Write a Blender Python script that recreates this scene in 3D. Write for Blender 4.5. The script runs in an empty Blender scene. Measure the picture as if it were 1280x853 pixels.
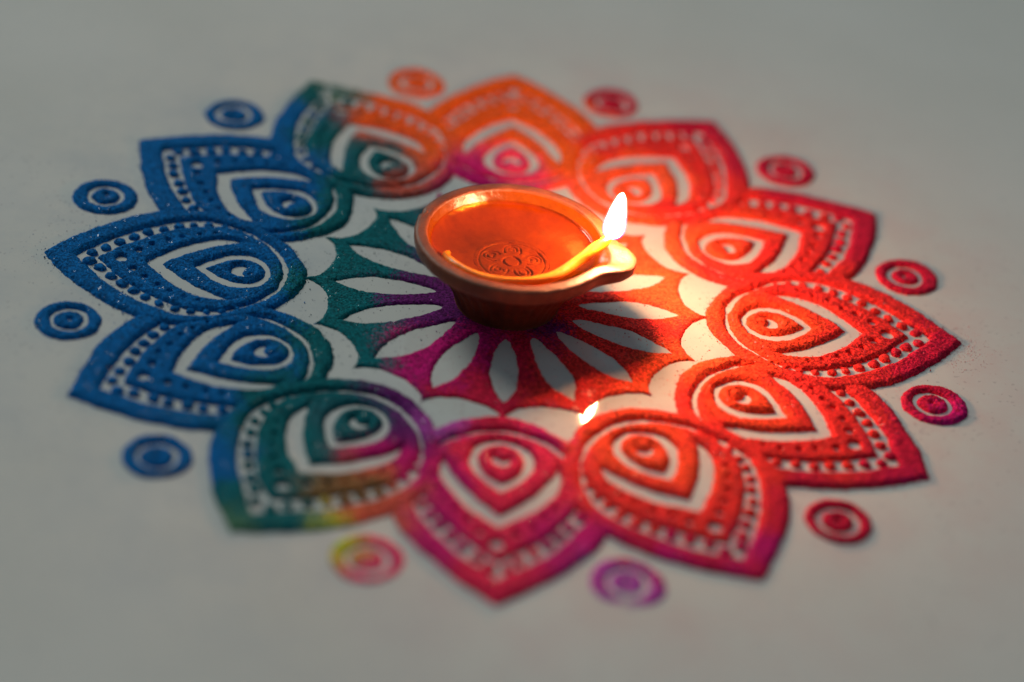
import bpy, math
import numpy as np
from mathutils import Matrix, Vector

scene = bpy.context.scene
col = scene.collection
MM = 0.001
rng = np.random.default_rng(7)

# ------------------------------------------------------------------ camera
cam_data = bpy.data.cameras.new('camera')
cam = bpy.data.objects.new('camera', cam_data)
col.objects.link(cam)
cam_pos = Vector((0.003237, -0.601471, 0.403667))
fwd = Vector((0.0, 0.820510, -0.571632))
right = Vector((0.991384, 0.074876, 0.107476))
up = right.cross(fwd).normalized()
cam.matrix_world = Matrix(((right.x, up.x, -fwd.x, cam_pos.x),
                           (right.y, up.y, -fwd.y, cam_pos.y),
                           (right.z, up.z, -fwd.z, cam_pos.z),
                           (0, 0, 0, 1)))
cam_data.sensor_width = 36.0
cam_data.lens = 2982.98 / 1280 * 36.0
cam_data.clip_start = 0.02
cam_data.clip_end = 100
cam_data.dof.use_dof = True
cam_data.dof.focus_distance = (Vector((0.0, -0.006, 0.004)) - cam_pos).dot(fwd)
cam_data.dof.aperture_fstop = 3.0
cam_data.dof.aperture_blades = 0
scene.camera = cam

# ------------------------------------------------------------------ ambient room light
world = bpy.data.worlds.new('World')
scene.world = world
world.use_nodes = True
wbg = world.node_tree.nodes['Background']
wbg.inputs['Color'].default_value = (0.80, 1.0, 1.14, 1)
wbg.inputs['Strength'].default_value = 0.145

def area_light(name, loc, target, size, power, color):
    d = bpy.data.lights.new(name, 'AREA')
    d.shape = 'RECTANGLE'
    d.size, d.size_y = size
    d.energy = power
    d.color = color
    o = bpy.data.objects.new(name, d)
    col.objects.link(o)
    o.location = loc
    v = Vector(target) - Vector(loc)
    o.rotation_euler = v.to_track_quat('-Z', 'Y').to_euler()
    return o
area_light('window_light', (-2.0, 2.3, 2.4), (0, 0, 0), (1.6, 1.25), 79, (0.96, 1.0, 0.91))

scene.view_settings.view_transform = 'Standard'
scene.view_settings.look = 'None'
scene.view_settings.exposure = 0.0
scene.view_settings.gamma = 1.0
scene.view_settings.use_curve_mapping = False
scene.cycles.max_bounces = 8
scene.cycles.transparent_max_bounces = 12
scene.cycles.sample_clamp_indirect = 6.0
scene.cycles.caustics_reflective = False
scene.cycles.caustics_refractive = False

# ------------------------------------------------------------------ helpers
def tag(o, label=None, cat=None, group=None, kind=None):
    if label: o['label'] = label
    if cat: o['category'] = cat
    if group: o['group'] = group
    if kind: o['kind'] = kind
    return o

def empty(name, loc=(0, 0, 0), rz=0.0):
    o = bpy.data.objects.new(name, None)
    o.empty_display_size = 0.01
    col.objects.link(o)
    o.location = loc
    o.rotation_euler = (0, 0, rz)
    return o

def mesh_np(name, verts, quads, colors=None, smooth=False, tris=None):
    me = bpy.data.meshes.new(name)
    nv = len(verts)
    me.vertices.add(nv)
    me.vertices.foreach_set('co', np.ascontiguousarray(verts, np.float32).ravel())
    faces = [np.asarray(quads, np.int32).reshape(-1, 4)]
    li = faces[0].ravel()
    starts = np.arange(len(faces[0])) * 4
    tot = np.full(len(faces[0]), 4)
    if tris is not None and len(tris):
        t = np.asarray(tris, np.int32).reshape(-1, 3)
        starts = np.concatenate([starts, len(li) + np.arange(len(t)) * 3])
        tot = np.concatenate([tot, np.full(len(t), 3)])
        li = np.concatenate([li, t.ravel()])
    me.loops.add(len(li))
    me.loops.foreach_set('vertex_index', li.astype(np.int32))
    me.polygons.add(len(starts))
    me.polygons.foreach_set('loop_start', starts.astype(np.int32))
    me.polygons.foreach_set('loop_total', tot.astype(np.int32))
    if smooth:
        me.polygons.foreach_set('use_smooth', np.ones(len(starts), bool))
    if colors is not None:
        a = me.attributes.new('powder_color', 'FLOAT_COLOR', 'POINT')
        c4 = np.ones((nv, 4), np.float32)
        c4[:, :3] = colors
        a.data.foreach_set('color', c4.ravel())
    me.update(calc_edges=True)
    me.validate()
    return me

def link(name, me, mat, parent=None):
    o = bpy.data.objects.new(name, me)
    col.objects.link(o)
    if mat is not None and not me.materials:
        me.materials.append(mat)
    o.parent = parent
    return o

def vnoise(X, Y, scale, seed):
    r = np.random.default_rng(seed)
    T = r.random((64, 64)) * 2 - 1
    x = X / scale + 17.3; y = Y / scale + 5.1
    xi = np.floor(x).astype(int); yi = np.floor(y).astype(int)
    fx = x - xi; fy = y - yi
    fx = fx * fx * (3 - 2 * fx); fy = fy * fy * (3 - 2 * fy)
    g = lambda a, b: T[a % 64, b % 64]
    return (g(xi, yi) * (1 - fx) + g(xi + 1, yi) * fx) * (1 - fy) + \
           (g(xi, yi + 1) * (1 - fx) + g(xi + 1, yi + 1) * fx) * fy

def catmull(pts, n=8, closed=False):
    pts = np.asarray(pts, float)
    N = len(pts)
    out = []
    for i in range(N if closed else N - 1):
        if closed:
            p0, p1, p2, p3 = pts[i - 1], pts[i], pts[(i + 1) % N], pts[(i + 2) % N]
        else:
            p1, p2 = pts[i], pts[i + 1]
            p0 = pts[i - 1] if i else 2 * p1 - p2
            p3 = pts[i + 2] if i + 2 < N else 2 * p2 - p1
        for k in range(n):
            t = k / n
            out.append(.5 * (2 * p1 + (p2 - p0) * t + (2 * p0 - 5 * p1 + 4 * p2 - p3) * t * t
                             + (3 * p1 - p0 - 3 * p2 + p3) * t ** 3))
    if not closed:
        out.append(pts[-1])
    return np.array(out)

def poly_sdf(X, Y, P):
    sh = X.shape
    x = X.ravel(); y = Y.ravel()
    best = np.full(x.shape, 1e9)
    inside = np.zeros(x.shape, bool)
    A = P; B = np.roll(P, -1, 0)
    for (ax, ay), (bx, by) in zip(A, B):
        ex, ey = bx - ax, by - ay
        L = ex * ex + ey * ey
        if L < 1e-12: continue
        t = np.clip(((x - ax) * ex + (y - ay) * ey) / L, 0, 1)
        d = (x - ax - t * ex) ** 2 + (y - ay - t * ey) ** 2
        best = np.minimum(best, d)
        if ay != by:
            c = ((ay > y) != (by > y)) & (x < (bx - ax) * (y - ay) / (by - ay) + ax)
            inside ^= c
    s = np.sqrt(best)
    return np.where(inside, -s, s).reshape(sh)

# ------------------------------------------------------------------ colours of the powders, where each was sprinkled (mm); Q also holds flame glow
ALB = {'B': (0.0, 0.110, 0.34), 'T': (0.001, 0.115, 0.135), 'P': (0.12, 0.011, 0.125), 'M': (0.50, 0.006, 0.15),
       'C': (0.56, 0.010, 0.046), 'R': (0.78, 0.030, 0.027), 'O': (0.88, 0.115, 0.012), 'K': (0.78, 0.05, 0.16),
       'Y': (0.48, 0.55, 0.03), 'G': (0.07, 0.17, 0.10), 'V': (0.50, 0.08, 0.42), 'S': (0.62, 0.10, 0.06), 'N': (0.20, 0.11, 0.04),
       'H': (0.86, 0.066, 0.022), 'J': (0.72, 0.020, 0.080), 'Q': (0.87, 0.098, 0.030)}  # Q: orange powder with some of the flame's glow put into its colour
SPOTS = {
'B': [(-138, -9), (-126, 2), (-123, 57), (-93, 65), (-107, 31), (-86, 26), (-81, 55), (-114, -74), (-98, -67), (-105, -6), (-82, 0), (-119, -18), (-91, -27), (-70, -26), (-85, -48), (-69, -46), (-104, -44), (-74, -69), (-99, 88), (-129, 26), (-125, -41), (-87, -98), (-70, -101), (-81, 89), (-81, 67), (-69, 40), (-70, 12), (-71, 57)],
'T': [(-53, 7), (-49, 29), (-56, -5), (-43, -13), (-44, -26), (-40, 40), (-39, 10), (-33, 25), (-62, -74), (-52, -36), (-68, -68), (-49, -56), (-56, -98), (-37, -76), (-63, -110), (-55, 41), (-48, 68), (-55, 56), (-69, 81), (-41, -34), (-52, -85), (-58, 24), (-46, 74), (-44, 67), (-48, 63), (-42, 70), (-69, 109), (-37, -41), (-47, -118), (-44, -118), (-52, -119), (-53, -108), (-34, -68), (-48, -96)],
'P': [(-32, -4), (-21, -4), (-16, -13), (-27, -11), (-15, -75), (-21, -61), (-27, -58), (15, -15), (-24, -75), (-24, 23), (-13, 54)],
'M': [(61, -118), (72, -118), (82, -107), (123, -68), (49, -114), (31, -111), (-10, -106), (-24, -34), (-16, -44), (-6, -22), (-13, -31), (-21, -94), (-16, -107), (-10, -119), (-19, 63), (-14, 72), (-25, 69), (31, -104), (23, -116), (-23, -44), (-32, -82), (-25, -88), (-19, -83), (-9, -95), (18, -64), (-7, 18), (133, -31)],
'C': [(-4, -46), (5, -40), (-13, -55), (8, -22), (1, -56), (78, -114), (84, -89), (61, -116), (44, -111), (125, -63), (111, -66), (88, -73), (139, 7), (126, -12), (121, -49), (63, 125), (73, 102), (113, 76), (115, 57), (92, 84), (51, 118), (87, 98), (125, 41), (128, -26), (26, 128), (98, -88)],
'R': [(22, -15), (18, -36), (15, -49), (32, -25), (36, -3), (43, -87), (59, -98), (72, -88), (35, -96), (26, -84), (89, -33), (103, -37), (97, -61), (65, -61), (79, -69), (102, 4), (115, 15), (90, 27), (109, -12), (78, 48), (91, 66), (86, 45), (65, 31), (98, 34), (57, 98), (65, 79), (46, 106), (24, 95), (37, 109), (16, 1), (54, -40), (58, -7), (52, 61)],
'O': [(-9, 137), (-29, 108), (-18, 117), (15, 115), (3, 123), (-7, 109), (-5, 93), (-16, 95), (8, 91), (16, 88), (-42, 125), (-35, 96), (-36, 79), (-48, 109), (-30, 70), (-42, 91), (-49, 97)],
'H': [(65, 42), (73, 56), (43, -66), (54, -74), (36, -71), (47, -57), (24, -62), (65, -38), (77, -39), (70, -29), (80, 7), (90, 5), (65, 4), (47, -34)],
'Q': [(50, 46), (45, 17), (53, 5), (56, -20), (28, 70), (38, 78), (46, 80), (60, 48), (47, -34), (33, 87)],  # near the flame: powder tint plus painted-in glow
'J': [(0, -90), (11, -94), (7, -74), (3, -80), (12, -83), (-6, -76), (1, -103), (21, -85), (7, -122), (7, -133)],
'K': [(-24, -130), (-26, -134), (-21, -126), (-27, -131), (-5, 82), (-8, 87), (-9, 76)],
'Y': [(-40, -118), (-33, -125)],
'N': [(-36, -104), (-31, -98), (-42, -103)],
'G': [(-65, -124), (-60, -123), (-66, 114)],
'V': [(42, -125), (39, -120), (-14, -71)],
'S': [(-24, -110), (-35, -114), (-31, -114), (-20, -108), (-24, -95), (-17, -104), (-43, 88), (-31, -93), (-35, 67), (-39, 58)],
}
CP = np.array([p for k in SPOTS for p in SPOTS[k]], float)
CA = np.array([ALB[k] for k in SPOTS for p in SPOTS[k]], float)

JIT = np.random.default_rng(21).normal(size=(2, 512, 512))
def powder_color(x, y, spread=2.1):
    """albedo at world mm position: neighbouring powders mix grain by grain"""
    sh = x.shape
    x = x.ravel(); y = y.ravel()
    r = np.random.default_rng(int(abs(x[0] * 977 + y[0] * 131)) + 3)
    ci = np.floor(x / .5 + 4000).astype(int) % 512; cj = np.floor(y / .5 + 4000).astype(int) % 512   # one throw per pinch of grains
    wx = x + 2.8 * vnoise(x, y, 6.0, 11) + spread * (JIT[0][ci, cj] + .5 * r.normal(0, 1, x.shape))
    wy = y + 2.8 * vnoise(x, y, 6.0, 12) + spread * (JIT[1][ci, cj] + .5 * r.normal(0, 1, x.shape))
    out = np.empty((len(x), 3))
    for i in range(0, len(x), 20000):
        s = slice(i, i + 20000)
        d2 = (wx[s, None] - CP[:, 0]) ** 2 + (wy[s, None] - CP[:, 1]) ** 2
        w = 1 / (d2 + 9) ** 3
        w /= w.sum(1, keepdims=True)
        out[s] = w @ CA
    out *= (0.86 + 0.26 * r.random(len(x)))[:, None]
    return out.reshape(sh + (3,))

# places where the sieve left only a thin dusting: world mm, radius, amount
THIN = [(-70, 113, 9, 1.0), (-62, 116, 10, .9), (-26, -112, 10, .45), (42, -134, 7.5, .8), (-27, -131, 12, .25), (-38, -113, 6, .35),
        (-52, 112, 6, .5)]

def thin_amount(x, y):
    t = np.zeros_like(x)
    for a, b, r_, k in THIN:
        t = np.maximum(t, k * np.exp(-((x - a) ** 2 + (y - b) ** 2) / (r_ * r_)))
    return t

# ------------------------------------------------------------------ materials
def new_mat(name):
    m = bpy.data.materials.new(name)
    m.use_nodes = True
    nt = m.node_tree
    return m, nt, nt.nodes, nt.links, nt.nodes['Principled BSDF']

def powder_material(name, per_object):
    m, nt, N, L, P = new_mat(name)
    tc = N.new('ShaderNodeTexCoord')
    geo = N.new('ShaderNodeNewGeometry')
    if per_object:
        src = N.new('ShaderNodeObjectInfo'); csock = src.outputs['Color']
    else:
        src = N.new('ShaderNodeAttribute'); src.attribute_name = 'powder_color'; csock = src.outputs['Color']
    vo = N.new('ShaderNodeTexVoronoi'); vo.inputs['Scale'].default_value = 1950
    L.new(geo.outputs['Position'], vo.inputs['Vector'])
    sep = N.new('ShaderNodeSeparateColor'); L.new(vo.outputs['Color'], sep.inputs['Color'])
    mr = N.new('ShaderNodeMapRange'); mr.inputs['To Min'].default_value = 0.42; mr.inputs['To Max'].default_value = 1.5
    L.new(sep.outputs[0], mr.inputs['Value'])
    hsv = N.new('ShaderNodeHueSaturation')
    L.new(csock, hsv.inputs['Color']); L.new(mr.outputs[0], hsv.inputs['Value'])
    L.new(hsv.outputs[0], P.inputs['Base Color'])
    # a few grains are flat and shiny
    gt = N.new('ShaderNodeMath'); gt.operation = 'GREATER_THAN'; gt.inputs[1].default_value = 0.986
    L.new(sep.outputs[1], gt.inputs[0])
    rr = N.new('ShaderNodeMapRange'); rr.inputs['To Min'].default_value = 0.85; rr.inputs['To Max'].default_value = 0.22
    L.new(gt.outputs[0], rr.inputs['Value']); L.new(rr.outputs[0], P.inputs['Roughness'])
    sp = N.new('ShaderNodeMapRange'); sp.inputs['To Min'].default_value = 0.09; sp.inputs['To Max'].default_value = 1.0
    L.new(gt.outputs[0], sp.inputs['Value']); L.new(sp.outputs[0], P.inputs['Specular IOR Level'])
    bm = N.new('ShaderNodeBump'); bm.inputs['Strength'].default_value = 0.55; bm.inputs['Distance'].default_value = 0.00025
    L.new(sep.outputs[2], bm.inputs['Height'])
    no = N.new('ShaderNodeTexNoise'); no.inputs['Scale'].default_value = 1500; no.inputs['Detail'].default_value = 3
    L.new(geo.outputs['Position'], no.inputs['Vector'])
    bm2 = N.new('ShaderNodeBump'); bm2.inputs['Strength'].default_value = 0.6; bm2.inputs['Distance'].default_value = 0.00035
    L.new(no.outputs[0], bm2.inputs['Height']); L.new(bm.outputs[0], bm2.inputs['Normal'])
    L.new(bm2.outputs[0], P.inputs['Normal'])
    return m
M_powder = powder_material('coloured_powder', False)
M_bead = powder_material('coloured_powder_bead', True)

def floor_material():
    m, nt, N, L, P = new_mat('white_floor_tile')
    geo = N.new('ShaderNodeNewGeometry')
    n1 = N.new('ShaderNodeTexNoise'); n1.inputs['Scale'].default_value = 14; n1.inputs['Detail'].default_value = 5
    L.new(geo.outputs['Position'], n1.inputs['Vector'])
    cr = N.new('ShaderNodeValToRGB')
    cr.color_ramp.elements[0].position = 0.3; cr.color_ramp.elements[0].color = (0.525, 0.525, 0.495, 1)
    cr.color_ramp.elements[1].position = 0.72; cr.color_ramp.elements[1].color = (0.565, 0.565, 0.54, 1)
    L.new(n1.outputs[0], cr.inputs[0])
    # fine dust specks of powder left on the tile
    vo = N.new('ShaderNodeTexVoronoi'); vo.inputs['Scale'].default_value = 1300
    L.new(geo.outputs['Position'], vo.inputs['Vector'])
    sp = N.new('ShaderNodeSeparateColor'); L.new(vo.outputs['Color'], sp.inputs['Color'])
    n2 = N.new('ShaderNodeTexNoise'); n2.inputs['Scale'].default_value = 45; n2.inputs['Detail'].default_value = 4
    L.new(geo.outputs['Position'], n2.inputs['Vector'])
    th = N.new('ShaderNodeMapRange'); th.inputs['From Min'].default_value = .42; th.inputs['From Max'].default_value = .75
    th.inputs['To Min'].default_value = 1.0; th.inputs['To Max'].default_value = .94
    L.new(n2.outputs[0], th.inputs['Value'])
    gt = N.new('ShaderNodeMath'); gt.operation = 'GREATER_THAN'
    L.new(sp.outputs[0], gt.inputs[0]); L.new(th.outputs[0], gt.inputs[1])
    mu = N.new('ShaderNodeMath'); mu.operation = 'MULTIPLY'; mu.inputs[1].default_value = .22
    L.new(gt.outputs[0], mu.inputs[0])
    mx = N.new('ShaderNodeMix'); mx.data_type = 'RGBA'
    mx.inputs['B'].default_value = (0.12, 0.10, 0.14, 1)
    L.new(mu.outputs[0], mx.inputs['Factor']); L.new(cr.outputs[0], mx.inputs['A'])
    # faint film of powder brushed over the tile around the design: blue on one side, red on the other
    ln = N.new('ShaderNodeVectorMath'); ln.operation = 'LENGTH'; L.new(geo.outputs['Position'], ln.inputs[0])
    rm = N.new('ShaderNodeValToRGB'); L.new(ln.outputs['Value'], rm.inputs[0])
    el = rm.color_ramp.elements
    el[0].position = .02; el[0].color = (.7, .7, .7, 1)
    el[1].position = .20; el[1].color = (0, 0, 0, 1)
    e3 = rm.color_ramp.elements.new(.135); e3.color = (1, 1, 1, 1)
    n4 = N.new('ShaderNodeTexNoise'); n4.inputs['Scale'].default_value = 38; n4.inputs['Detail'].default_value = 7; n4.inputs['Roughness'].default_value = .7
    L.new(geo.outputs['Position'], n4.inputs['Vector'])
    nm = N.new('ShaderNodeMapRange'); nm.inputs['From Min'].default_value = .42; nm.inputs['From Max'].default_value = .8
    nm.inputs['To Max'].default_value = .30
    L.new(n4.outputs[0], nm.inputs['Value'])
    mm = N.new('ShaderNodeMath'); mm.operation = 'MULTIPLY'
    L.new(rm.outputs[0], mm.inputs[0]); L.new(nm.outputs[0], mm.inputs[1])
    sx = N.new('ShaderNodeSeparateXYZ'); L.new(geo.outputs['Position'], sx.inputs[0])
    xm = N.new('ShaderNodeMapRange'); xm.inputs['From Min'].default_value = -.05; xm.inputs['From Max'].default_value = .03
    L.new(sx.outputs['X'], xm.inputs['Value'])
    dc = N.new('ShaderNodeMix'); dc.data_type = 'RGBA'
    dc.inputs['A'].default_value = (.10, .20, .34, 1); dc.inputs['B'].default_value = (.55, .16, .17, 1)
    L.new(xm.outputs[0], dc.inputs['Factor'])
    fx = N.new('ShaderNodeMix'); fx.data_type = 'RGBA'
    L.new(mm.outputs[0], fx.inputs['Factor']); L.new(mx.outputs['Result'], fx.inputs['A']); L.new(dc.outputs['Result'], fx.inputs['B'])
    L.new(fx.outputs['Result'], P.inputs['Base Color'])
    n3 = N.new('ShaderNodeTexNoise'); n3.inputs['Scale'].default_value = 60; n3.inputs['Detail'].default_value = 4
    L.new(geo.outputs['Position'], n3.inputs['Vector'])
    r = N.new('ShaderNodeMapRange'); r.inputs['To Min'].default_value = .04; r.inputs['To Max'].default_value = .08
    L.new(n3.outputs[0], r.inputs['Value']); L.new(r.outputs[0], P.inputs['Roughness'])
    P.inputs['Specular IOR Level'].default_value = 0.5
    return m

def clay_material(name, base, dark, rough, spec, bump=.35, stain=.55):
    m, nt, N, L, P = new_mat(name)
    tc = N.new('ShaderNodeTexCoord')
    n1 = N.new('ShaderNodeTexNoise'); n1.inputs['Scale'].default_value = 260; n1.inputs['Detail'].default_value = 6
    n1.inputs['Roughness'].default_value = .65
    L.new(tc.outputs['Object'], n1.inputs['Vector'])
    cr = N.new('ShaderNodeValToRGB')
    cr.color_ramp.elements[0].position = .32; cr.color_ramp.elements[0].color = (*dark, 1)
    cr.color_ramp.elements[1].position = .66; cr.color_ramp.elements[1].color = (*base, 1)
    L.new(n1.outputs[0], cr.inputs[0])
    n0 = N.new('ShaderNodeTexNoise'); n0.inputs['Scale'].default_value = 75; n0.inputs['Detail'].default_value = 5
    L.new(tc.outputs['Object'], n0.inputs['Vector'])
    st = N.new('ShaderNodeMapRange'); st.inputs['From Min'].default_value = .35; st.inputs['From Max'].default_value = .62
    st.inputs['To Min'].default_value = stain; st.inputs['To Max'].default_value = 1.1
    L.new(n0.outputs[0], st.inputs['Value'])
    hs = N.new('ShaderNodeHueSaturation'); L.new(cr.outputs[0], hs.inputs['Color']); L.new(st.outputs[0], hs.inputs['Value'])
    L.new(hs.outputs[0], P.inputs['Base Color'])
    n2 = N.new('ShaderNodeTexNoise'); n2.inputs['Scale'].default_value = 1400; n2.inputs['Detail'].default_value = 4
    L.new(tc.outputs['Object'], n2.inputs['Vector'])
    r = N.new('ShaderNodeMapRange'); r.inputs['To Min'].default_value = rough - .12; r.inputs['To Max'].default_value = rough + .12
    L.new(n1.outputs[0], r.inputs['Value']); L.new(r.outputs[0], P.inputs['Roughness'])
    P.inputs['Specular IOR Level'].default_value = spec
    b = N.new('ShaderNodeBump'); b.inputs['Strength'].default_value = bump; b.inputs['Distance'].default_value = .0004
    L.new(n2.outputs[0], b.inputs['Height'])
    b2 = N.new('ShaderNodeBump'); b2.inputs['Strength'].default_value = bump; b2.inputs['Distance'].default_value = .0012
    L.new(n1.outputs[0], b2.inputs['Height']); L.new(b.outputs[0], b2.inputs['Normal'])
    L.new(b2.outputs[0], P.inputs['Normal'])
    return m
M_clay = clay_material('shaded_terracotta', (.17, .036, .012), (.11, .022, .008), .72, .2)  # body clay darker than the rim: shade under the lip painted into it
M_rim = clay_material('oil_stained_terracotta', (.26, .068, .024), (.17, .040, .013), .48, .42)
M_wet = clay_material('oil_soaked_terracotta', (.20, .043, .001), (.15, .030, .001), .22, .45, .2, .88)
M_emblem = clay_material('carved_wet_terracotta', (.18, .038, .001), (.13, .025, .001), .55, .12, .15, .88)

# ------------------------------------------------------------------ setting: the floor
s = 1.6
fm = mesh_np('floor', [(-s, -s, 0), (s, -s, 0), (s, s, 0), (-s, s, 0)], [(0, 1, 2, 3)])
floor = tag(link('floor', fm, floor_material()), kind='structure')

# ------------------------------------------------------------------ powder relief: a height field over a signed distance (mm)
ROT = math.radians(3.3269)

def relief(name, X, Y, sdf, H, w, parent, seed, to_world, pit=None, rough=.3, top=None, grain=.11):
    """X,Y grid in the thing's own mm; keeps the cells that hold powder"""
    d = .42 - sdf + .40 * vnoise(X, Y, 9.5, seed + 4) + rough * vnoise(X, Y, 3.6, seed) + .22 * vnoise(X, Y, 1.1, seed + 1)
    wxy = to_world(X, Y)
    thin = thin_amount(*wxy)
    r = np.random.default_rng(seed + 5)
    t = np.clip(d / w, 0, 1)
    h = H * (1 - (1 - t) ** 1.9)
    if top is not None:
        h = h * top
    h = h + t * (.11 * vnoise(X, Y, 4.5, seed + 2) + .07 * vnoise(X, Y, 1.3, seed + 3))
    if pit is not None:
        h = h - pit
    h = h + np.where(d > 0, grain, .02) * r.normal(0, 1, X.shape) * np.clip(t * 3, .2, 1)
    tt = np.clip(thin, 0, 1.4)
    h = h * (1 - .8 * np.clip(tt, 0, 1)) - tt * .48 + tt * .28 * r.normal(0, 1, X.shape) * (t > 0) + tt * .25 * vnoise(X, Y, 2.0, seed + 9) * (t > 0)
    z = np.where(d > 0, h, np.maximum(d * 1.2, -.35))
    ins = z > 0
    c = ins[:-1, :-1] | ins[1:, :-1] | ins[:-1, 1:] | ins[1:, 1:]
    ci, cj = np.nonzero(c)
    if len(ci) == 0:
        return None
    idx = np.arange(X.size).reshape(X.shape)
    q = np.stack([idx[ci, cj], idx[ci + 1, cj], idx[ci + 1, cj + 1], idx[ci, cj + 1]], -1)
    used, inv = np.unique(q, return_inverse=True)
    q = inv.reshape(q.shape)
    g = abs(X[1, 0] - X[0, 0]) + abs(X[0, 1] - X[0, 0])
    xs = X.ravel()[used] + r.normal(0, .16 * g, len(used))
    ys = Y.ravel()[used] + r.normal(0, .16 * g, len(used))
    zs = np.maximum(z.ravel()[used], -.35)
    V = np.stack([xs, ys, zs], -1) * MM
    wx, wy = to_world(xs, ys)
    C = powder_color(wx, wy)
    me = mesh_np(name, V, q, C)
    return link(name, me, M_powder, parent)

def grid(x0, x1, y0, y1, g):
    return np.meshgrid(np.arange(x0, x1 + g, g), np.arange(y0, y1 + g, g), indexing='ij')

def sym(pts):
    """half outline (tip first, inner end last, y>=0) -> closed smooth outline with a sharp tip"""
    c = catmull(pts, 7)
    # round the inner end: mirror before smoothing there
    m = [(x, -y) for x, y in pts[::-1][1:4]]
    c2 = catmull(list(pts) + m, 7)
    n = (len(pts) - 1) * 7 + 1
    half = c2[:n]
    low = half[::-1][1:-1] * [1, -1]
    return np.concatenate([half, low])

PC = 98.0   # the petal's own origin lies this far from the middle of the design
T1 = sym([(139.8, 0), (134, 7.6), (128, 14.2), (119, 22.4), (109, 28.4), (98, 31.0), (86, 28.8), (73, 21.5), (64.2, 11), (61.2, 0)])
T2 = sym([(131, 0), (120.2, 12.4), (112, 18.9), (103, 23.9), (95, 26.2), (85.5, 24.2), (75.5, 18), (68.8, 10), (66.2, 0)])
T3 = sym([(123.2, 0), (115.6, 8.8), (108.4, 14.8), (100.2, 19.8), (92, 22.2), (83, 21.2), (74.8, 15.2), (70.2, 8), (68.5, 0)])
T4 = sym([(109.8, 0), (103.2, 8.2), (98.2, 12.4), (92.5, 15.8), (87, 17.0), (81, 15.4), (75.5, 11), (71.5, 5.5), (70.3, 0)])
T5 = sym([(103.9, 0), (97.1, 6.7), (91.0, 11.1), (84.8, 14.2), (79.6, 16.0), (74.8, 13.2), (70.6, 7), (69.2, 0)])
T6 = sym([(95.0, 0), (90.1, 5.1), (84.5, 8.8), (79, 9.3), (74, 6.5), (71.4, 0)])
T7 = sym([(90.8, 0), (86.8, 3.8), (82.6, 5.6), (78.5, 5.8), (75, 3.8), (73.4, 0)])

G = 0.23
GX, GY = grid(60, 141.5, -33, 33, G)
S = {i: poly_sdf(GX, GY, P) for i, P in zip(range(1, 8), (T1, T2, T3, T4, T5, T6, T7))}
def rot(P, a):
    c, s_ = math.cos(a), math.sin(a)
    return np.stack([P[:, 0] * c - P[:, 1] * s_, P[:, 0] * s_ + P[:, 1] * c], -1)
NB = np.minimum(poly_sdf(GX, GY, rot(T1, math.radians(30))), poly_sdf(GX, GY, rot(T1, math.radians(-30))))

outline_sdf = np.maximum(S[1], -S[2])
lattice_sdf = np.maximum(S[3], -S[4])
eye_band_sdf = np.maximum(S[5], -S[6])
pup = np.maximum(np.hypot(GX - 80.6, GY) - 2.9, -(np.hypot(GX - 77.7, GY - .4) - 2.5))
eye_sdf = np.maximum(S[7], -pup)
PITS = [(116.8, 0, 1.9, 2.6), (112.6, 4.8, 1.25, 1.7), (112.6, -4.8, 1.25, 1.7), (108.4, 8.9, 1.0, 1.2), (108.4, -8.9, 1.0, 1.2),
        (104.3, 12.2, .95, 1.0), (104.3, -12.2, .95, 1.0), (100.0, 15.0, .9, .9), (100.0, -15.0, .9, .9), (95.4, 17.2, .85, .8),
        (95.4, -17.2, .85, .8), (90.6, 18.6, .8, .7), (90.6, -18.6, .8, .7)]
BEADS = [(126.0, 2.6, 1.6), (122.3, 5.6, 1.6), (118.6, 9.3, 1.6), (114.8, 12.9, 1.6), (110.9, 16.1, 1.55), (106.8, 18.9, 1.5),
         (102.4, 21.3, 1.4), (97.8, 22.9, 1.3), (93.0, 23.7, 1.2), (88.2, 23.3, 1.1), (83.6, 21.8, .95), (79.6, 19.5, .8)]

def bead_mesh(seed):
    r = np.random.default_rng(seed)
    V = [(0, 0, .86 + .08 * r.normal())]
    nr, ns = 4, 11
    for i in range(1, nr + 1):
        a = i / nr * math.pi / 2
        for j in range(ns):
            b = 2 * math.pi * (j + .5 * (i % 2)) / ns
            k = 1 + .10 * r.normal()
            V.append((math.sin(a) * math.cos(b) * k, math.sin(a) * math.sin(b) * k, (math.cos(a) * .86 - (.12 if i == nr else 0)) + .05 * r.normal()))
    Q, Tr = [], []
    for j in range(ns):
        Tr.append((0, 1 + j, 1 + (j + 1) % ns))
    for i in range(nr - 1):
        o = 1 + i * ns
        for j in range(ns):
            Q.append((o + j, o + ns + j, o + ns + (j + 1) % ns, o + (j + 1) % ns))
    return mesh_np('bead', np.array(V) * MM, Q, tris=Tr)
BEAD_MESHES = [bead_mesh(100 + i) for i in range(6)]
for me in BEAD_MESHES:
    me.materials.append(M_bead)

PETALS = [
 'complete red almond petal of powder in line with the lamp spout',
 'crimson tipped red petal tucked between the spout-side petal and the magenta rimmed orange one',
 'complete orange red petal with magenta outer rim, beside the pale purple ring',
 'pink and magenta petal tucked between the orange red petal and the multicoloured teal petal',
 'complete teal petal streaked with purple, red and yellow green along one side',
 'blue petal with teal inner end tucked beside the multicoloured teal petal',
 'complete royal blue almond petal on the side opposite the flame',
 'blue petal tucked between the all-blue almond petal and the half blue, half orange one',
 'petal half blue and half orange with a teal eye and faded tip',
 'bright orange petal with pink inner end, tucked behind the lamp bowl',
 'complete orange petal with dark crimson outer rim, right behind the flame',
 'red petal tucked between the crimson rimmed orange petal and the spout-side petal']
GRP = 'lotus petals of coloured powder around the lamp'

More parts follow.
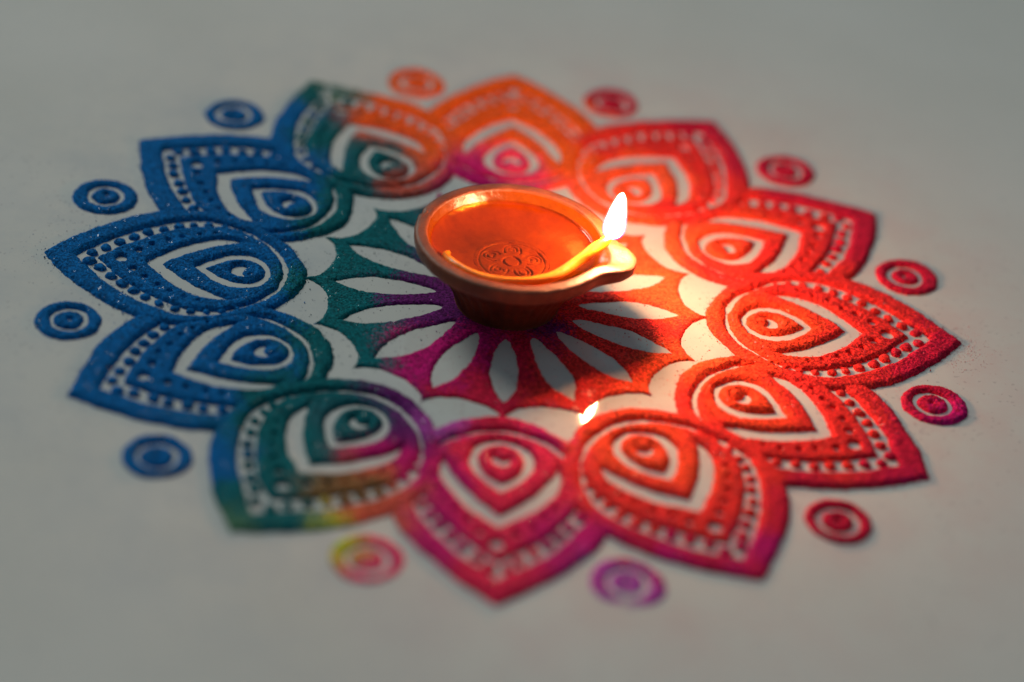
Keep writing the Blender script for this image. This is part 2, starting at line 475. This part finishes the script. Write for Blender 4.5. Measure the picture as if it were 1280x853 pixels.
for k in range(12):
    a = ROT - k * math.pi / 6
    ca, sa = math.cos(a), math.sin(a)
    def tw(x, y, ca=ca, sa=sa):
        x = x + PC
        return x * ca - y * sa, x * sa + y * ca
    root = empty('rangoli_petal', (PC * ca * MM, PC * sa * MM, 0), a)
    tag(root, PETALS[k], 'powder petal', GRP)
    back = k % 2 == 1
    clip = (lambda f, m=1.6: np.maximum(f, -(NB + m))) if back else (lambda f, m=0: f)
    r = np.random.default_rng(500 + k)
    pit = np.zeros_like(GX)
    for (px, py, pr, pd) in PITS:
        dd = np.hypot(GX - px - .3 * r.normal(), GY - py - .3 * r.normal())
        pit += pd * (.75 + .5 * r.random()) * (1.35 if k in (0, 1, 2, 10, 11) else 1.0) * np.exp(-(dd / pr) ** 4)
    LX = GX - PC
    sd = 1000 + k * 40
    relief('outline', LX, GY, clip(outline_sdf), 1.4, 2.0, root, sd, tw)
    relief('lattice_band', LX, GY, clip(lattice_sdf), 1.25, 1.6, root, sd + 7, tw, pit=pit)
    relief('eye_band', LX, GY, clip(eye_band_sdf), 1.3, 1.9, root, sd + 14, tw, rough=.25)
    relief('eye', LX, GY, clip(eye_sdf), 1.5, 2.4, root, sd + 21, tw, rough=.18)
    for side in (1, -1):
        for (bx, by, br) in BEADS:
            x = bx + .25 * r.normal(); y = side * (by - .1 + .2 * r.normal())
            if back:
                i = int(round((x - 60) / G)); j = int(round((y + 33) / G))
                if NB[i, j] < .3:
                    continue
            wx, wy = tw(np.array([x - PC]), np.array([y]))
            if thin_amount(wx, wy)[0] > .75:
                continue
            o = link('bead', BEAD_MESHES[r.integers(6)], None, root)
            o.location = ((x - PC) * MM, y * MM, 0)
            sc = br * 1.12 * (.92 + .16 * r.random())
            o.scale = (sc * (.95 + .15 * r.random()), sc * (.95 + .15 * r.random()), sc * .85)
            o.rotation_euler = (0, 0, r.random() * 6.28)
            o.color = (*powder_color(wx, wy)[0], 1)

# ------------------------------------------------------------------ ringed dots of powder between the petal tips
RINGS = [
 'small red and purple target ring beside the tip of the spout-side petal',
 'small red target ring below two crimson petals, with a shiny bead of light',
 'pale purple target ring with one side almost bare',
 'yellow and magenta target ring dusted thin',
 'blue target ring between the blue and teal petals, next to the multicoloured one',
 'blue target ring between the all-blue almond petal and the teal-ended blue petal',
 'blue target ring between the all-blue almond petal and its neighbour beside the half orange one',
 'blue target ring beside the petal that is half blue and half orange',
 'bright orange target ring dusted almost flat',
 'dull red target ring beside the bright orange petal',
 'dark red target ring beside the crimson rimmed petal behind the flame',
 'red target ring between the spout-side petal and its tucked red neighbour']
RINGS[1] = 'small red target ring between the crimson tipped petal and the magenta rimmed one'
RX, RY = grid(-11, 11, -11, 11, .22)
RD = np.hypot(RX, RY)
for k in range(12):
    a = ROT - k * math.pi / 6 - math.pi / 12
    cx, cy = 131.5 * math.cos(a), 131.5 * math.sin(a)
    root = empty('rangoli_ring', (cx * MM, cy * MM, 0), 0)
    tag(root, RINGS[k], 'powder ring', 'small target rings of powder between the petal tips')
    tw = lambda x, y, cx=cx, cy=cy: (x + cx, y + cy)
    r = np.random.default_rng(900 + k)
    R0 = 9.4 + .25 * r.normal()
    ox, oy = .3 * r.normal(), .3 * r.normal()
    ring = np.maximum(RD - R0, 6.3 - np.hypot(RX - ox, RY - oy))
    disc = np.maximum(np.hypot(RX - ox, RY - oy) - 4.1, .9 - np.hypot(RX - ox * 2, RY - oy * 2))
    Hs = .8 if k in (2, 3) else 1.15
    relief('outer_ring', RX, RY, ring, Hs, 1.5, root, 3000 + 20 * k, tw, rough=.25)
    relief('inner_disc', RX, RY, disc, Hs, 1.5, root, 3010 + 20 * k, tw, rough=.2)

# ------------------------------------------------------------------ the star in the middle with sixteen bare leaves
SX, SY = grid(-62.5, 62.5, -62.5, 62.5, .24)
rr_ = np.hypot(SX, SY)
th = (np.arctan2(SY, SX) - ROT)
step = math.pi / 8
u = (th / step) % 1.0
v = np.abs(2 * u - 1)                      # 1 on a star point, 0 between two
edge_r = 61.6 - 7.2 * np.clip(1 - v ** 2.3, 0, 1) ** .62
dth = (u - np.round(u)) * step             # angle from the nearest leaf's axis
lx = rr_ * np.cos(dth); ly = np.abs(rr_ * np.sin(dth))
leaf_half = catmull([(54.2, 0), (50, 2.2), (45, 4.0), (39.5, 4.75), (33, 4.2), (27, 2.9), (22.5, 1.5), (20.6, 0.0)], 5)
leafP = np.concatenate([leaf_half, (leaf_half * [1, -1])[::-1][1:-1]])
star_sdf = np.maximum(rr_ - edge_r, -poly_sdf(lx, ly, leafP))
star = relief('rangoli_star', SX, SY, star_sdf, .75, 1.3, None, 5000, lambda x, y: (x, y), rough=.3, grain=.065)
tag(star, 'teal, magenta and orange powder star with sixteen bare leaf shapes under the lamp', 'powder star')

# ------------------------------------------------------------------ clay lamp
DC = (0.0, -2.2)            # middle of the lamp, mm
SP = math.radians(-8.5)     # where the spout points
lamp = empty('clay_lamp', (DC[0] * MM, DC[1] * MM, 0.0))
tag(lamp, 'small terracotta oil lamp bowl with pinched spout standing on the powder star', 'oil lamp')
NT = 224
TH = np.linspace(0, 2 * math.pi, NT, endpoint=False)
dsp = (TH - SP + math.pi) % (2 * math.pi) - math.pi
spout_w = np.exp(-(np.abs(dsp) / math.radians(15.0)) ** 2.6)
chan_w = np.exp(-(np.abs(dsp) / math.radians(8.5)) ** 2)

def revolve(name, prof, mat, n=4, flute=False, seed=0, close_bottom=False, wob=.12):
    """prof rows: radius, height, spout weight, channel weight"""
    P = catmull(prof, n)
    rows = []
    for (R, h, sw, cw) in P:
        sw = max(sw, 0); cw = max(cw, 0)
        rad = R + 7.1 * sw * spout_w - .2 * sw
        if R > 5:
            rad = rad + wob * vnoise(np.cos(TH) * 20, np.sin(TH) * 20 + h * .4, 6, 77) + .09 * vnoise(np.cos(TH) * 20, np.sin(TH) * 20 + h, 1.5, 78)
        if sw > .3:   # the potter cut the spout off square
            cut = (36.9 - .55 * (1 - sw) * 8) + .25 * vnoise(TH * 60, TH * 0 + h, 1.2, 80)
            rad = np.where(np.abs(dsp) < .6, np.minimum(rad, cut / np.cos(np.clip(dsp, -.6, .6))), rad)
        if flute:
            rad = rad * (1 + .014 * np.cos(36 * TH) * np.clip((h - 2) / 3, 0, 1) * np.clip((17 - h) / 3, 0, 1))
        hh = h - 1.9 * cw * chan_w + .12 * vnoise(np.cos(TH) * 20, np.sin(TH) * 20, 8, 79) * min(1, h / 15)
        # small chip where the lip was joined
        chip = np.exp(-(((TH - math.radians(166)) / .035) ** 2)) * (1 if h > 22 else 0)
        rad = rad - .45 * chip * (1 if R > 28 else 0)
        hh = hh - .35 * chip
        rows.append(np.stack([rad * np.cos(TH), rad * np.sin(TH), np.broadcast_to(hh, TH.shape)], -1))
    V = np.concatenate(rows) * MM
    Q = []
    j = np.arange(NT); j2 = (j + 1) % NT
    for i in range(len(rows) - 1):
        Q.append(np.stack([i * NT + j, i * NT + j2, (i + 1) * NT + j2, (i + 1) * NT + j], -1))
    return link(name, mesh_np(name, V, np.concatenate(Q), smooth=True), mat, lamp)

revolve('body', [(.3, .7, 0, 0), (14.6, .7, 0, 0), (15.7, 1.3, 0, 0), (17.3, 5.5, 0, 0), (20.0, 10.5, 0, 0), (23.0, 14.6, 0, 0), (25.6, 17.6, .15, 0)], M_clay, 5, True)
revolve('rim', [(25.6, 17.6, .15, 0), (27.6, 18.3, .55, 0), (29.3, 19.2, .85, 0), (29.9, 20.7, 1, 0), (30.1, 23.0, 1, 0), (29.85, 23.8, .97, .25), (29.2, 24.15, .9, .5),
                (28.0, 24.2, .78, .8), (26.9, 24.15, .55, 1), (26.35, 23.9, .42, 1), (26.1, 23.4, .35, 1)], M_rim, 5)
revolve('basin', [(26.1, 23.4, .35, 1), (25.4, 21.8, .12, .5), (24.2, 19.6, 0, .1), (22.0, 17.7, 0, 0), (19.0, 16.2, 0, 0), (15.2, 15.3, 0, 0), (11.4, 15.0, 0, 0)], M_wet, 5)

# carved flower on the basin's floor
def emblem():
    n, R = 90, 11.45
    X, Y = grid(-R, R, -R, R, .14)
    rad = np.hypot(X, Y); ang = np.arctan2(Y, X)
    gro = np.zeros_like(X)
    def line(dist, w=.26, depth=.75):
        nonlocal gro
        gro = np.maximum(gro, depth * np.exp(-(dist / w) ** 2))
    line(np.abs(rad - 9.9))
    line(np.abs(rad - 2.5))
    for i in range(5):
        b = math.radians(72 * i + 20)
        px, py = 6.0 * math.cos(b), 6.0 * math.sin(b)
        x = (X - px) * math.cos(b) + (Y - py) * math.sin(b)
        y = -(X - px) * math.sin(b) + (Y - py) * math.cos(b)
        e = np.hypot(x / 3.0, y / 2.6)
        line(np.abs(e - 1) * 2.8 + np.where(x < -1.8, 3, 0))
        e2 = np.hypot((x - .3) / 1.5, y / 1.3)
        line(np.abs(e2 - 1) * 1.4 + np.where(x < -.6, 3, 0), .22, .55)
        line(np.hypot(x + .1, y) * 1.0, .45, .6)
    gro *= np.clip(.75 + .6 * vnoise(X, Y, 2.2, 40), 0, 1)
    Z = 15.0 - gro + .05 * vnoise(X, Y, .8, 41)
    ins = rad < R
    c = ins[:-1, :-1] & ins[1:, :-1] & ins[:-1, 1:] & ins[1:, 1:]
    ci, cj = np.nonzero(c)
    idx = np.arange(X.size).reshape(X.shape)
    q = np.stack([idx[ci, cj], idx[ci + 1, cj], idx[ci + 1, cj + 1], idx[ci, cj + 1]], -1)
    used, inv = np.unique(q, return_inverse=True)
    V = np.stack([X, Y, Z], -1).reshape(-1, 3)[used] * MM
    return mesh_np('flower_emblem', V, inv.reshape(q.shape), smooth=True)
em = link('flower_emblem', emblem(), M_emblem, lamp)
em['label'] = 'flower in a ring carved into the floor of the bowl'

# ------------------------------------------------------------------ oil
def oil_material():
    m = bpy.data.materials.new('lamp_oil'); m.use_nodes = True
    N, L = m.node_tree.nodes, m.node_tree.links
    N.remove(N['Principled BSDF']); out = N['Material Output']
    tr = N.new('ShaderNodeBsdfTransparent'); tr.inputs['Color'].default_value = (1.0, .74, .26, 1)
    tr2 = N.new('ShaderNodeBsdfTransparent')
    gl = N.new('ShaderNodeBsdfGlossy'); gl.inputs['Roughness'].default_value = .03
    fr = N.new('ShaderNodeFresnel'); fr.inputs['IOR'].default_value = 1.47
    mx = N.new('ShaderNodeMixShader'); mx2 = N.new('ShaderNodeMixShader')
    geo = N.new('ShaderNodeNewGeometry')
    no = N.new('ShaderNodeTexNoise'); no.inputs['Scale'].default_value = 110
    L.new(geo.outputs['Position'], no.inputs['Vector'])
    b = N.new('ShaderNodeBump'); b.inputs['Strength'].default_value = .12; b.inputs['Distance'].default_value = .0006
    L.new(no.outputs[0], b.inputs['Height']); L.new(b.outputs[0], gl.inputs['Normal'])
    L.new(fr.outputs[0], mx.inputs[0]); L.new(tr.outputs[0], mx.inputs[1]); L.new(gl.outputs[0], mx.inputs[2])
    L.new(geo.outputs['Backfacing'], mx2.inputs[0]); L.new(mx.outputs[0], mx2.inputs[1]); L.new(tr2.outputs[0], mx2.inputs[2])
    L.new(mx2.outputs[0], out.inputs['Surface'])
    return m

def lathe(prof, n):
    V = []; Q = []
    t = np.linspace(0, 2 * math.pi, n, endpoint=False)
    for R, h in prof:
        V.append(np.stack([R * np.cos(t), R * np.sin(t), np.full(n, h)], -1))
    j = np.arange(n); j2 = (j + 1) % n
    for i in range(len(prof) - 1):
        Q.append(np.stack([i * n + j, i * n + j2, (i + 1) * n + j2, (i + 1) * n + j], -1))
    return np.concatenate(V), np.concatenate(Q)
ov, oq = lathe([(.02, 15.2), (11.4, 15.2), (15.2, 15.5), (19.0, 16.4), (21.9, 17.9), (24.1, 19.7), (24.75, 20.9), (24.2, 20.55), (23.2, 20.35), (21, 20.28), (.02, 20.25)], 96)
oil = link('lamp_oil', mesh_np('lamp_oil', ov * MM, oq, smooth=True), oil_material())
oil.location = (DC[0] * MM, DC[1] * MM, 0)
tag(oil, 'clear amber oil filling the terracotta lamp bowl', 'oil')

# ------------------------------------------------------------------ wick
def tube(pts, radii, n=14, twist=0.0, knob=0.0):
    P = catmull(pts, 10); Rr = catmull([(r_, 0) for r_ in radii], 10)[:, 0]
    V = []; Q = []
    T = np.gradient(P, axis=0); T /= np.linalg.norm(T, axis=1, keepdims=True)
    upv = np.array([0, 0, 1.0])
    for i, (c, r_) in enumerate(zip(P, Rr)):
        a = np.cross(T[i], upv); a /= max(np.linalg.norm(a), 1e-6); b = np.cross(a, T[i])
        t = np.linspace(0, 2 * math.pi, n, endpoint=False)
        k = r_ * (1 + knob * np.cos(3 * t + i * twist))
        V.append(c + np.outer(k * np.cos(t), a) + np.outer(k * np.sin(t), b))
    m = len(P)
    V.append(P[:1]); V.append(P[-1:])
    j = np.arange(n); j2 = (j + 1) % n
    for i in range(m - 1):
        Q.append(np.stack([i * n + j, i * n + j2, (i + 1) * n + j2, (i + 1) * n + j], -1))
    tr = [(m * n, int(b_), int(a_)) for a_, b_ in zip(j, j2)] + [(m * n + 1, (m - 1) * n + int(a_), (m - 1) * n + int(b_)) for a_, b_ in zip(j, j2)]
    return np.concatenate(V), np.concatenate(Q), tr

def wick_material():
    m, nt, N, L, P = new_mat('oily_cotton')
    tc = N.new('ShaderNodeTexCoord')
    no = N.new('ShaderNodeTexNoise'); no.inputs['Scale'].default_value = 900; no.inputs['Detail'].default_value = 4
    L.new(tc.outputs['Object'], no.inputs['Vector'])
    cr = N.new('ShaderNodeValToRGB')
    cr.color_ramp.elements[0].color = (.58, .20, .004, 1); cr.color_ramp.elements[1].color = (.72, .28, .006, 1)
    L.new(no.outputs[0], cr.inputs[0]); L.new(cr.outputs[0], P.inputs['Base Color'])
    P.inputs['Roughness'].default_value = .38
    P.inputs['Subsurface Weight'].default_value = .35
    P.inputs['Subsurface Radius'].default_value = (.002, .001, .0004)
    P.inputs['Subsurface Scale'].default_value = 1.0
    b = N.new('ShaderNodeBump'); b.inputs['Strength'].default_value = .5; b.inputs['Distance'].default_value = .0004
    L.new(no.outputs[0], b.inputs['Height']); L.new(b.outputs[0], P.inputs['Normal'])
    return m
wick = empty('wick', (0, 0, 0))
tag(wick, 'yellow cotton wick curling through the oil and up to the flame', 'wick')
wv, wq, wt = tube([(-19.2, -6.5, 17.6), (-19.4, -9.8, 18.6), (-16.2, -15.0, 19.5), (-8.6, -20.2, 20.0), (1.2, -21.2, 20.4), (12.2, -17.0, 20.9), (19.1, -9.8, 22.7),
                   (23.6, -5.8, 25.0), (26.4, -3.4, 26.6), (28.2, -2.2, 28.0)],
                  [1.0, 1.2, 1.3, 1.3, 1.25, 1.45, 1.7, 1.8, 1.6, .9], 16, .35, .06)
link('cord', mesh_np('cord', wv * MM, wq, smooth=True, tris=wt), wick_material(), wick)
M_char, _, _, _, Pch = new_mat('charred_cotton')
Pch.inputs['Base Color'].default_value = (.03, .018, .012, 1); Pch.inputs['Roughness'].default_value = .9
wv, wq, wt = tube([(28.0, -2.3, 27.9), (28.8, -1.9, 29.2), (29.2, -1.8, 30.4)], [.95, .8, .35], 10, .6, .15)
link('burnt_tip', mesh_np('burnt_tip', wv * MM, wq, smooth=True, tris=wt), M_char, wick)

# ------------------------------------------------------------------ flame: the lamp's own light
def flame_material():
    m = bpy.data.materials.new('flame'); m.use_nodes = True
    N, L = m.node_tree.nodes, m.node_tree.links
    N.remove(N['Principled BSDF']); out = N['Material Output']
    tc = N.new('ShaderNodeTexCoord'); sx = N.new('ShaderNodeSeparateXYZ'); L.new(tc.outputs['Object'], sx.inputs[0])
    mr = N.new('ShaderNodeMapRange'); mr.inputs['From Min'].default_value = 0.0; mr.inputs['From Max'].default_value = .017
    L.new(sx.outputs['Z'], mr.inputs['Value'])
    c = N.new('ShaderNodeValToRGB')
    e = c.color_ramp.elements
    e[0].position = 0.0; e[0].color = (.010, .004, .012, 1)
    e[1].position = .13; e[1].color = (1.0, .45, .20, 1)
    x = c.color_ramp.elements.new(.055); x.color = (.02, .008, .02, 1)
    L.new(mr.outputs[0], c.inputs[0])
    em_ = N.new('ShaderNodeEmission'); em_.inputs['Strength'].default_value = 780
    L.new(c.outputs[0], em_.inputs['Color'])
    tr = N.new('ShaderNodeBsdfTransparent')
    tm = N.new('ShaderNodeMapRange'); tm.inputs['From Min'].default_value = .0; tm.inputs['From Max'].default_value = .10
    tm.inputs['To Min'].default_value = .25; tm.inputs['To Max'].default_value = 1.0
    L.new(mr.outputs[0], tm.inputs['Value'])
    mx = N.new('ShaderNodeMixShader')
    L.new(tm.outputs[0], mx.inputs[0]); L.new(tr.outputs[0], mx.inputs[1]); L.new(em_.outputs[0], mx.inputs[2])
    L.new(mx.outputs[0], out.inputs['Surface'])
    return m
fp = catmull([(.05, 0), (1.5, .4), (2.45, 1.6), (2.85, 3.4), (2.75, 5.6), (2.35, 8.4), (1.75, 11.4), (1.05, 14.2), (.62, 15.2), (.03, 16.0)], 4)
fp[:, 0] = np.maximum(fp[:, 0], .02); fp[:, 1] *= .92
fv, fq = lathe(fp, 28)
lean = (fv[:, 2] / 16.8)
fv[:, 0] += 1.3 * lean ** 1.3; fv[:, 1] += .9 * lean
flame = empty('flame')
link('core', mesh_np('core', fv * MM, fq, smooth=True), flame_material(), flame)
def mantle_material():
    m = bpy.data.materials.new('flame_mantle'); m.use_nodes = True
    N, L = m.node_tree.nodes, m.node_tree.links
    N.remove(N['Principled BSDF']); out = N['Material Output']
    tc = N.new('ShaderNodeTexCoord'); sx = N.new('ShaderNodeSeparateXYZ'); L.new(tc.outputs['Object'], sx.inputs[0])
    mr = N.new('ShaderNodeMapRange'); mr.inputs['From Max'].default_value = .017
    L.new(sx.outputs['Z'], mr.inputs['Value'])
    c = N.new('ShaderNodeValToRGB'); e = c.color_ramp.elements
    e[0].position = .05; e[0].color = (.34, .12, .85, 1)
    e[1].position = .55; e[1].color = (1.0, .55, .42, 1)
    L.new(mr.outputs[0], c.inputs[0])
    em_ = N.new('ShaderNodeEmission'); em_.inputs['Strength'].default_value = .55
    L.new(c.outputs[0], em_.inputs['Color'])
    tr = N.new('ShaderNodeBsdfTransparent')
    ad = N.new('ShaderNodeAddShader'); L.new(tr.outputs[0], ad.inputs[0]); L.new(em_.outputs[0], ad.inputs[1])
    L.new(ad.outputs[0], out.inputs['Surface'])
    return m
M_mantle = mantle_material()
for grow in (.3, .62):
    gp = fp.copy(); gp[:, 0] += grow * np.clip(np.sin(np.linspace(.12, 3.1, len(gp))) + .25, .0, 1); gp[:, 1] = gp[:, 1] * (1 + grow * .02) - grow * .35
    gv, gq = lathe(gp, 28)
    ln_ = np.clip(gv[:, 2] / 16.8, 0, 2)
    gv[:, 0] += 1.3 * ln_ ** 1.3; gv[:, 1] += .9 * ln_
    link('mantle', mesh_np('mantle', gv * MM, gq, smooth=True), M_mantle, flame)
flame.location = (28.6 * MM, -2.0 * MM, 28.1 * MM)
tag(flame, 'bright white teardrop flame burning at the spout of the clay lamp', 'flame')

# ------------------------------------------------------------------ loose grains strewn on the tile
def loose_grains():
    P = []
    outs = []
    for k in range(12):
        a = ROT - k * math.pi / 6
        outs.append(rot(T1[::2], a)); outs.append(rot(T2[::3], a)); outs.append(rot(T4[::4], a))
    base = np.concatenate(outs)
    n = 7000
    c = base[rng.integers(len(base), size=n)]
    d = rng.exponential(2.0, n) + .2; b = rng.random(n) * 2 * math.pi
    P.append(c + np.stack([d * np.cos(b), d * np.sin(b)], -1))
    n = 9000                       # the feathered fringe of every line
    c = base[rng.integers(len(base), size=n)]
    P.append(c + rng.normal(0, .75, (n, 2)))
    # around the star and over its bare leaves
    n = 2200
    rr0 = 16 + 48 * np.sqrt(rng.random(n)); b = rng.random(n) * 2 * math.pi
    P.append(np.stack([rr0 * np.cos(b), rr0 * np.sin(b)], -1))
    # spilled past the tips
    for (cx, cy, s_, n) in ((139, 5, 6, 520), (-136, -8, 6, 160), (-122, 20, 9, 120), (122, -30, 11, 200), (95, -92, 9, 90), (-60, -128, 8, 90), (-8, -130, 9, 70), (-128, -45, 10, 120)):
        P.append(np.array([cx, cy]) + rng.normal(0, s_, (n, 2)))
    P = np.concatenate(P)
    n = len(P)
    sz = np.clip(rng.lognormal(math.log(.095), .36, n), .05, .30)
    sz[7000:16000] *= 1.35
    sz[18200:] *= .72
    base8 = np.array([(1, 0, 0), (-1, 0, 0), (0, 1, 0), (0, -1, 0), (0, 0, 1), (0, 0, -1)], float)
    tri = np.array([(0, 2, 4), (2, 1, 4), (1, 3, 4), (3, 0, 4), (2, 0, 5), (1, 2, 5), (3, 1, 5), (0, 3, 5)])
    ang = rng.random(n) * 6.28
    V = np.repeat(base8[None], n, 0) * (1 + .25 * rng.normal(size=(n, 6, 1)))
    x = V[..., 0] * np.cos(ang)[:, None] - V[..., 1] * np.sin(ang)[:, None]
    y = V[..., 0] * np.sin(ang)[:, None] + V[..., 1] * np.cos(ang)[:, None]
    V = np.stack([x, y, V[..., 2]], -1) * sz[:, None, None]
    V[..., 0] += P[:, 0, None]; V[..., 1] += P[:, 1, None]; V[..., 2] += sz[:, None] * .8
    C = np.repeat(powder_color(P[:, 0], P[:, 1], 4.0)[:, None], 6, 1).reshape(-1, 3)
    T = (tri[None] + (np.arange(n) * 6)[:, None, None]).reshape(-1, 3)
    return mesh_np('loose_powder', V.reshape(-1, 3) * MM, np.zeros((0, 4), int), C, tris=T)
lp = link('loose_powder', loose_grains(), M_powder)
tag(lp, 'loose grains of coloured powder strewn around the design on the tile', 'powder', kind='stuff')
